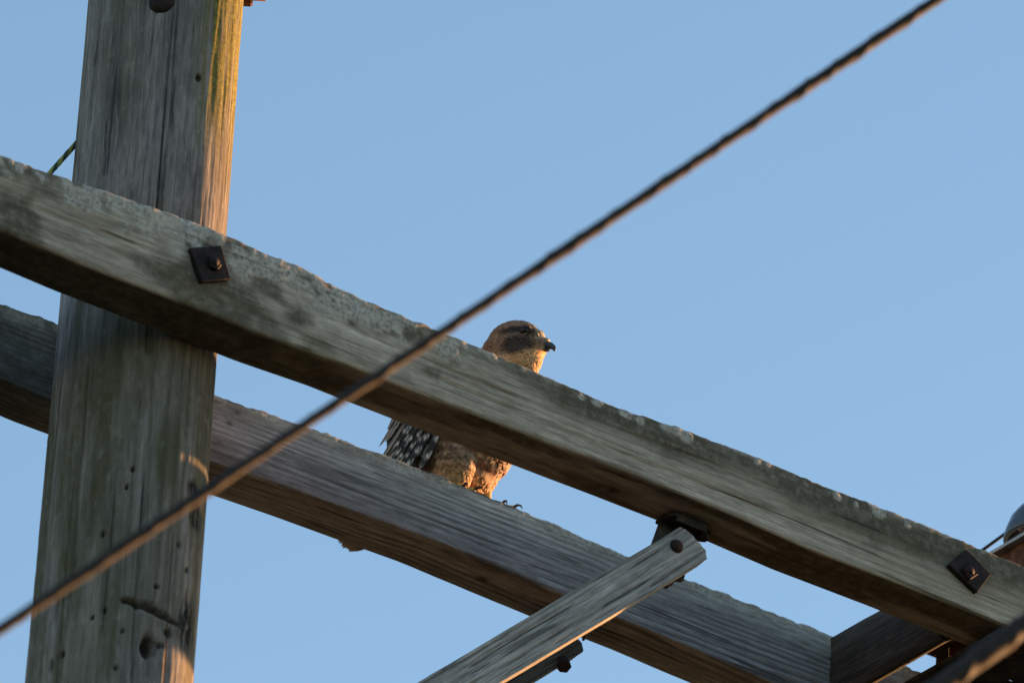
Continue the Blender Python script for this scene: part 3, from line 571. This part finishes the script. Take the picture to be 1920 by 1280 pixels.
def region(P):
    """marking weights of the plumage at bird-local points -> base colour, edge colour, streak colour"""
    h = head_inv(P); hx, hy, hz = h[:, 0], np.abs(h[:, 1]), h[:, 2]; n = len(P)
    ishead = sstep(-.085, -.06, hz+.9*np.minimum(0, hx+.02))*(P[:, 2] > .15)
    base = np.tile(RUF*.9, (n, 1)); edge = np.tile(BUFF, (n, 1)); streak = np.tile(DKB*1.6, (n, 1))
    def put(mask, b, e, s):  # blend one marking in
        m = np.clip(mask, 0, 1)[:, None]
        for arr, c in ((base, b), (edge, e), (streak, s)):
            if c is not None: arr[:] = arr*(1-m)+c*m
    bar = sstep(.45, .75, .5+.5*np.sin(P[:, 2]*2*np.pi/.0155+3*fbm(P[:, 0]*60, P[:, 1]*60, P[:, 2]*30, 2)+8*P[:, 0]))
    bm_ = (bar*.85)[:, None]; base = C_(.20, .075, .032)*(1-bm_)+C_(.44, .31, .19)*bm_
    back = sstep(.0, .035, -P[:, 0]-.045+.12*np.abs(P[:, 1])-.1*(P[:, 2]-.15))*sstep(.10, .13, P[:, 2])
    put(back, DKB*1.3, BRN, BLK)
    flank = sstep(.03, .055, -P[:, 1])*sstep(.0, .02, .17-P[:, 2]); put(flank*(1-back), (C_(.12, .048, .023)*(1-bar[:, None])+C_(.34, .22, .13)*bar[:, None]), BUFF*.55, RUF*.35)
    thigh = (1-sstep(.030, .052, P[:, 2]+.25*np.maximum(0, -P[:, 0]-.03))); put(thigh, C_(.48, .25, .10), CREAM, RUF)
    under = .8*(1-sstep(.050, .075, P[:, 2]))*(1-sstep(-.05, -.01, P[:, 0])); put(under, C_(.26, .11, .045), BUFF*.7, RUF*.6)
    # head
    put(ishead, C_(.20, .105, .062), C_(.42, .26, .155), DKB*.7)
    crown = ishead*sstep(.008, .02, hz-.25*np.maximum(0, -hx)*0)*(1-sstep(.033, .04, hx)); put(crown, C_(.075, .038, .024), C_(.32, .18, .105), DKB*.6)
    nape = ishead*sstep(.012, .035, -hx); put(nape, C_(.085, .044, .028), C_(.36, .21, .125), DKB*.5)
    brow = ishead*np.exp(-((hz-.0195-.05*(hx-.01))/.0035)**2)*sstep(-.02, 0, hx)*(1-sstep(.034, .038, hx)); put(brow*.9, C_(.26, .17, .12), C_(.34, .24, .16), BRN)
    cheek = ishead*(1-sstep(.55, 1.05, ((hx-.014)/.026)**2+((hz+.014)/.023)**2)); put(cheek, C_(.050, .036, .030), C_(.085, .062, .05), BLK)
    eyel = ishead*(1-sstep(.5, 1.1, ((hx-.012)/.030)**2+((hz-.008)/.0085)**2)); put(eyel, C_(.022, .016, .014), C_(.05, .036, .03), BLK)
    pale = ishead*np.exp(-((hz-.0005-.10*(hx-.0))/.0026)**2)*sstep(-.022, -.006, hx)*(1-sstep(.02, .03, hx)); put(pale*.75, C_(.26, .20, .15), C_(.34, .27, .2), BRN)
    fore = ishead*sstep(.034, .039, hx)*sstep(-.004, .004, hz); put(fore, C_(.46, .30, .17), CREAM, BUFF)
    thr = ishead*(1-sstep(-.036, -.026, hz-.55*np.maximum(0, hx-.016)-.12*hx))*sstep(-.03, -.005, hx); put(thr, C_(.66, .36, .16), C_(.76, .48, .25), C_(.32, .13, .05))  # buff throat with the sun's orange light put into its colour
    sidn = ishead*(1-sstep(-.040, -.024, hz+.25*hx))*(1-sstep(-.02, .0, hx)); put(sidn*.85, C_(.40, .22, .115), C_(.55, .36, .20), BRN)
    stk = sstep(.46, .60, fbm(hx*70+hz*60, hz*250-hx*90, h[:, 1]*250, 3))*ishead*(1-np.clip(cheek+eyel+fore+thr, 0, 1)); stk = (stk*.6)[:, None]
    base = base*(1-stk)+(edge*1.05)*stk
    return base, edge, streak, ishead
bb_, be_, bs_, bh_ = region(BV)
at_ = bme.color_attributes.new('Col', 'FLOAT_COLOR', 'POINT'); at_.data.foreach_set('color', np.concatenate([bb_, np.ones((nvb, 1))], 1).astype(np.float32).ravel())
bme.polygons.foreach_set('use_smooth', [True]*len(bme.polygons))
k = NT('hawk_feathers'); ca = k.attr('Col'); fb = k.noise(k.coord((500, 500, 500)), 1, 3, .6)
k.b.inputs['Sheen Weight'].default_value = .15; k.b.inputs['Sheen Roughness'].default_value = .6
M['feather'] = k.out(k.mix(.7, ca.outputs['Color'], k.ramp(fb, [(.3, .65), (.65, 1.2)]), 'MULTIPLY'), k.bump(fb, .4, .001), .8)
bme.materials.clear(); bme.materials.append(M['feather'])
body = bpy.data.objects.new('body', bme); link(body, hawk)

# small contour feathers laid over the body
def feathers(pts, nrm, flow, length, width, base, edge, streak, lift, barred):
    rows = np.array([0, .3, .62, .86, 1.]); wid = np.array([.35, .9, 1., .72, .12]); cols = np.array([-1, 0, 1.])
    n = len(pts); fl = flow-(flow*nrm).sum(1)[:, None]*nrm; fl /= np.linalg.norm(fl, axis=1)[:, None]+1e-9
    ang = rng.normal(0, .16, n)[:, None]; sd_ = np.cross(nrm, fl); fl = fl*np.cos(ang)+sd_*np.sin(ang); sd_ = np.cross(nrm, fl)
    V = np.zeros((n, 5, 3, 3)); Cc = np.zeros((n, 5, 3, 3)); br_ = np.where(phd > .5, rng.uniform(.75, 1.25, n), rng.uniform(.6, 1.35, n))[:, None]
    for i, (r_, w_) in enumerate(zip(rows, wid)):
        for j, c_ in enumerate(cols):
            em = (.22+.43*phd)[:, None]
            V[:, i, j] = pts+fl*((r_-.35)*length)[:, None]+sd_*(c_*w_*width*.5)[:, None]+nrm*((.0004+lift*r_*r_*(1-.25*c_*c_)-.0012*c_*c_)+ (0.0012*(r_ < .5)*-1))[:, None]
            tip = r_ > .8; col = base = region(V[:, i, j])[0]
            if j == 1 and .2 < r_ < .9: col = base*(1-em)+streak*em
            if tip or j != 1 and r_ > .55: col = base*(1-em)+edge*em
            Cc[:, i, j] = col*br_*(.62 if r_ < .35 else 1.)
    q = (np.arange(4)[:, None]*3+np.arange(2)).ravel(); f0 = np.stack([q, q+1, q+4, q+3], -1)
    Fc = (np.arange(n)[:, None, None]*15+f0).reshape(-1, 4)
    return V.reshape(-1, 3), Fc, Cc.reshape(-1, 3)
tri = np.array([list(p.vertices)[:3] for p in bme.polygons] + [[p.vertices[0], p.vertices[2], p.vertices[3]] for p in bme.polygons if len(p.vertices) == 4])
ar = np.linalg.norm(np.cross(BV[tri[:, 1]]-BV[tri[:, 0]], BV[tri[:, 2]]-BV[tri[:, 0]]), axis=1)/2
wgt = ar*(1+3*bh_[tri[:, 0]]); NF = 8500; idx = rng.choice(len(tri), NF, p=wgt/wgt.sum())
u, v_ = rng.random(NF), rng.random(NF); fl_ = u+v_ > 1; u[fl_] = 1-u[fl_]; v_[fl_] = 1-v_[fl_]
T_ = tri[idx]; PT = BV[T_[:, 0]]*(1-u-v_)[:, None]+BV[T_[:, 1]]*u[:, None]+BV[T_[:, 2]]*v_[:, None]; PN = BN[T_[:, 0]]
hh = head_inv(PT); keep = ~((hh[:, 0] > .040) & (hh[:, 2] < .006) & (hh[:, 2] > -.02)) & (np.linalg.norm((hh-np.array([.0175, 0, .0075]))*[1, 0, 1.25], axis=1) > .0092) 
keep |= (PT[:, 2] < HC[2]-.05)
PT, PN = PT[keep], PN[keep]; pb, pe, ps, phd = region(PT)
hback = head_pt((-1, 0, -.45))-HC
flow = phd[:, None]*hback+(1-phd[:, None])*np.array([-.38, 0, -1.])
ln = (.024*(1-phd)+.0135*phd)*rng.uniform(.8, 1.2, len(PT)); wd = (.0120*(1-phd)+.0058*phd)*rng.uniform(.85, 1.15, len(PT))
lift = .0014*(1-phd)+.0012*phd
barred = (phd < .3) & (rng.random(len(PT)) < .7) & (PT[:, 0] > -.05)
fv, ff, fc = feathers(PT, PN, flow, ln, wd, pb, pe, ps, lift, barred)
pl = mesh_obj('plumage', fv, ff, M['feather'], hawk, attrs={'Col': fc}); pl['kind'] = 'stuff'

# large quills: wing and tail feathers share a few meshes
def quill(name, L, Wd, kind, seed):
    nr, nc = 15, 7; r_ = np.linspace(0, 1, nr)[:, None]; c_ = np.linspace(-1, 1, nc)[None]
    prof = np.interp(r_, [0, .1, .4, .8, .93, 1], [.15, .6, 1, .95, .6, .05]); 
    X = r_*L*np.ones_like(c_)-.0; Y = c_*prof*Wd/2; Zz = -.0022*(c_*prof)**2*(Wd/.02)-.004*r_**2*(L/.1)+.0006*(np.abs(c_) < .1)
    R_, C2 = np.broadcast_arrays(r_, c_); col = np.zeros((nr, nc, 3)); nz = fbm(R_*8+seed, C2*2, seed, 3)
    if kind == 'wing':
        col[:] = BLK*.9; bars = sstep(.55, .8, np.cos((R_*(2.6+.3*seed)+.28*np.abs(C2)+.13*seed)*2*np.pi))*sstep(.15, .4, np.abs(C2)+.35*(nz-.5))
        col = col*(1-bars[..., None])+WHT*1.05*bars[..., None]; tip = sstep(.90, .97, R_)*.8; col = col*(1-tip[..., None])+WHT*.7*tip[..., None]
    elif kind == 'grey':
        col[:] = C_(.16, .125, .105); m = sstep(.4, .9, np.abs(C2)); col = col*(1-m[..., None])+C_(.33, .28, .24)*m[..., None]
    else:
        col[:] = C_(.16, .10, .07); bars = sstep(.5, .7, np.cos(R_*5*2*np.pi)); col = col*(1-bars[..., None])+C_(.40, .30, .22)*bars[..., None]
        tip = sstep(.90, .96, R_); col = col*(1-tip[..., None])+C_(.75, .58, .40)*tip[..., None]  # tail tips paled, sunlight painted into their colour
    o = mesh_obj(name, np.stack([X, Y, Zz], -1).reshape(-1, 3), grid_faces(nr, nc, False), M['feather'], attrs={'Col': col.reshape(-1, 3)})
    me = o.data; bpy.data.objects.remove(o); return me
QW = [quill('wing_feather', .075, .020, 'wing', i) for i in range(4)]; QG = quill('wing_feather', .085, .020, 'grey', 5); QP = quill('primary_feather', .19, .026, 'wing', 2); QT = [quill('tail_feather', .17, .030, 'tail', i) for i in range(2)]
def place(me, name, parent, pos, dirv, nrm, sc=1.):
    x = Vector(dirv).normalized(); z = Vector(nrm); z = (z-x*z.dot(x)).normalized(); y = z.cross(x)
    o = bpy.data.objects.new(name, me); link(o, parent); m = Matrix((x, y, z)).transposed().to_4x4(); m.translation = Vector(pos); o.matrix_local = m @ Matrix.Scale(sc, 4); return o
for side in (-1, 1):
    # wing base: smooth shoulder pad hugging the flank
    bm = bmesh.new(); ell(bm, (-.050, side*.064, .145), (.052, .019, .088), ry(30)); wg = bm_obj('wing', bm, M['feather'], hawk, smooth=True)
    cola = wg.data.color_attributes.new('Col', 'FLOAT_COLOR', 'POINT'); cola.data.foreach_set('color', np.tile([.03, .02, .017, 1], len(wg.data.vertices)).astype(np.float32))
    dirv = np.array([-.62, side*-.05, -.78]); dirv /= np.linalg.norm(dirv)
    for k_ in range(5):       # primaries and secondaries folded towards the tail
        place(QP, 'feather', wg, (-.060-.009*k_, side*(.066-.006*k_), .150+.006*k_), (-.55, side*-.22, -.85), (-.25, side*1., .25), .9-.05*k_)
    for r_ in range(6):
        for k_ in range(8):
            u = k_/7; x = .030-.083*u-.007*r_; z = .224-.024*r_-.020*u+random.uniform(-.004, .004)
            y = side*(.083-.30*max(0, abs(x+.04)-.02)+.003*(5-r_))-side*.006*u
            me = QG if (u > .82) else QW[random.randrange(4)]
            place(me, 'feather', wg, (x+random.uniform(-.004, .004), y, z), dirv+np.array([random.uniform(-.12, .12), 0, random.uniform(-.1, .1)]), (-.18-.5*u, side*1., .10), random.uniform(.85, 1.05))
tl = bm_obj('tail', (lambda b: (ell(b, (-.115, 0, .035), (.045, .030, .018), ry(-30)), b)[1])(bmesh.new()), M['feather'], hawk, smooth=True)
cola = tl.data.color_attributes.new('Col', 'FLOAT_COLOR', 'POINT'); cola.data.foreach_set('color', np.tile([.25, .15, .09, 1], len(tl.data.vertices)).astype(np.float32))
tip = b_px(640, 1017, -.175)
root = np.array([-.10, 0, .042])
for k_ in range(10):
    yy = (k_-4.5)/4.5; tgt = tip+np.array([.004*abs(yy), yy*.022, .002*math.cos(k_*2.)]); r0 = root+np.array([0, yy*.012, .003*(1-abs(yy))])
    dvv = tgt-r0; place(QT[k_ % 2], 'feather', tl, r0, dvv, (-.5, yy*.4, .8), np.linalg.norm(dvv)/.17)

# eyes, bill, legs
k = NT('eye_gloss'); M['eye'] = k.out((.004, .003, .003), None, .3); k.b.inputs['Specular IOR Level'].default_value = .35
k = NT('bill_horn'); M['bill'] = k.out(k.ramp(k.noise(k.coord((200, 200, 200)), 1, 3), [(.3, (.035, .045, .055)), (.7, (.07, .085, .10))]), None, .35)
k = NT('pale_lid'); M['lid'] = k.out((.30, .24, .18), None, .7)
k = NT('cere_skin'); M['cere'] = k.out((.34, .25, .11), None, .55)
k = NT('leg_skin'); lsn = k.noise(k.coord((400, 400, 400)), 1, 3); M['leg'] = k.out(k.ramp(lsn, [(.3, (.42, .26, .06)), (.7, (.60, .42, .13))]), k.bump(lsn, .6, .001), .6)
k = NT('talon_horn'); M['talon'] = k.out((.02, .019, .018), None, .3)
for sd_ in (-1, 1):
    c = head_pt((.0175, sd_*.0242, .0075)); v, f = lathe([(.0082*math.sin(a), .0082*math.cos(a)) for a in np.linspace(.02, math.pi-.02, 14)], 20); o = mesh_obj('eye', v, f, M['eye'], hawk); o.location = c
    q = [head_pt((.0175+.0088*math.cos(a), sd_*.0275, .0068+.0062*math.sin(a))) for a in np.linspace(math.pi*1.05, math.pi*1.75, 8)]; v, f = tube(q, [.0004, .0009, .0011, .0012, .0012, .0011, .0009, .0004], 6); mesh_obj('eyelid', v, f, M['lid'], hawk)
def loft(secs, n=16):
    """secs: (x, z, half width, half height) in head space"""
    th = np.linspace(0, 2*np.pi, n, endpoint=False); V = []
    for i, (x, z, hw, hh_) in enumerate(secs):
        a = secs[max(0, i-1)]; b = secs[min(len(secs)-1, i+1)]; tx, tz = b[0]-a[0], b[1]-a[1]; l = math.hypot(tx, tz); nx_, nz_ = -tz/l, tx/l
        for t_ in th: V.append(head_pt((x+nx_*hh_*math.sin(t_), hw*math.cos(t_), z+nz_*hh_*math.sin(t_))))
    return np.array(V), grid_faces(len(secs), n, True, True)
v, f = loft([(.034, -.005, .0078, .0076), (.041, -.0045, .0068, .0068), (.0465, -.0052, .0056, .0062), (.0515, -.0070, .0044, .0054), (.0560, -.0100, .0032, .0042), (.0582, -.0135, .0019, .0027), (.0582, -.0165, .0007, .0010)]); mesh_obj('bill', v, f, M['bill'], hawk)
v, f = loft([(.030, -.0125, .0065, .0022), (.040, -.0130, .0055, .0022), (.048, -.0138, .0036, .0018), (.051, -.0140, .0015, .0010)]); mesh_obj('lower_bill', v, f, M['bill'], hawk)
v, f = loft([(.036, .0005, .0078, .0058), (.0405, .0010, .0078, .0062), (.0445, .0002, .0070, .0060), (.0462, -.0008, .0060, .0052)]); mesh_obj('cere', v, f, M['cere'], hawk)
for sd_ in (-1, 1):
    fy = sd_*.036; fx = -.010 if sd_ < 0 else .010; v, f = tube([(fx-.012, fy, .062), (fx-.008, fy, .030), (fx, fy, .012)], [.0085, .0055, .0058], 12); lg = mesh_obj('leg', v, f, M['leg'], hawk)
    for an, ll in ((-26, .034), (2, .040), (28, .036), (178, .026)):
        d_ = np.array([math.cos(math.radians(an)), math.sin(math.radians(an))]); o_ = np.array([fx, fy])
        pp_ = [(*(o_), .011), (*(o_+d_*ll*.35), .0105), (*(o_+d_*ll*.7), .008), (*(o_+d_*ll), .0055)]
        v, f = tube(pp_, [.0055, .005, .0046, .0034], 10, .08, 300); toe = mesh_obj('toe', v, f, M['leg'], lg)
        e_ = o_+d_*ll; v, f = tube([(*(e_-d_*.002), .0062), (*(e_+d_*.006), .0085), (*(e_+d_*.012), .0062), (*(e_+d_*.0155), -.001)], [.0024, .0020, .0014, .0004], 8); mesh_obj('talon', v, f, M['talon'], lg)
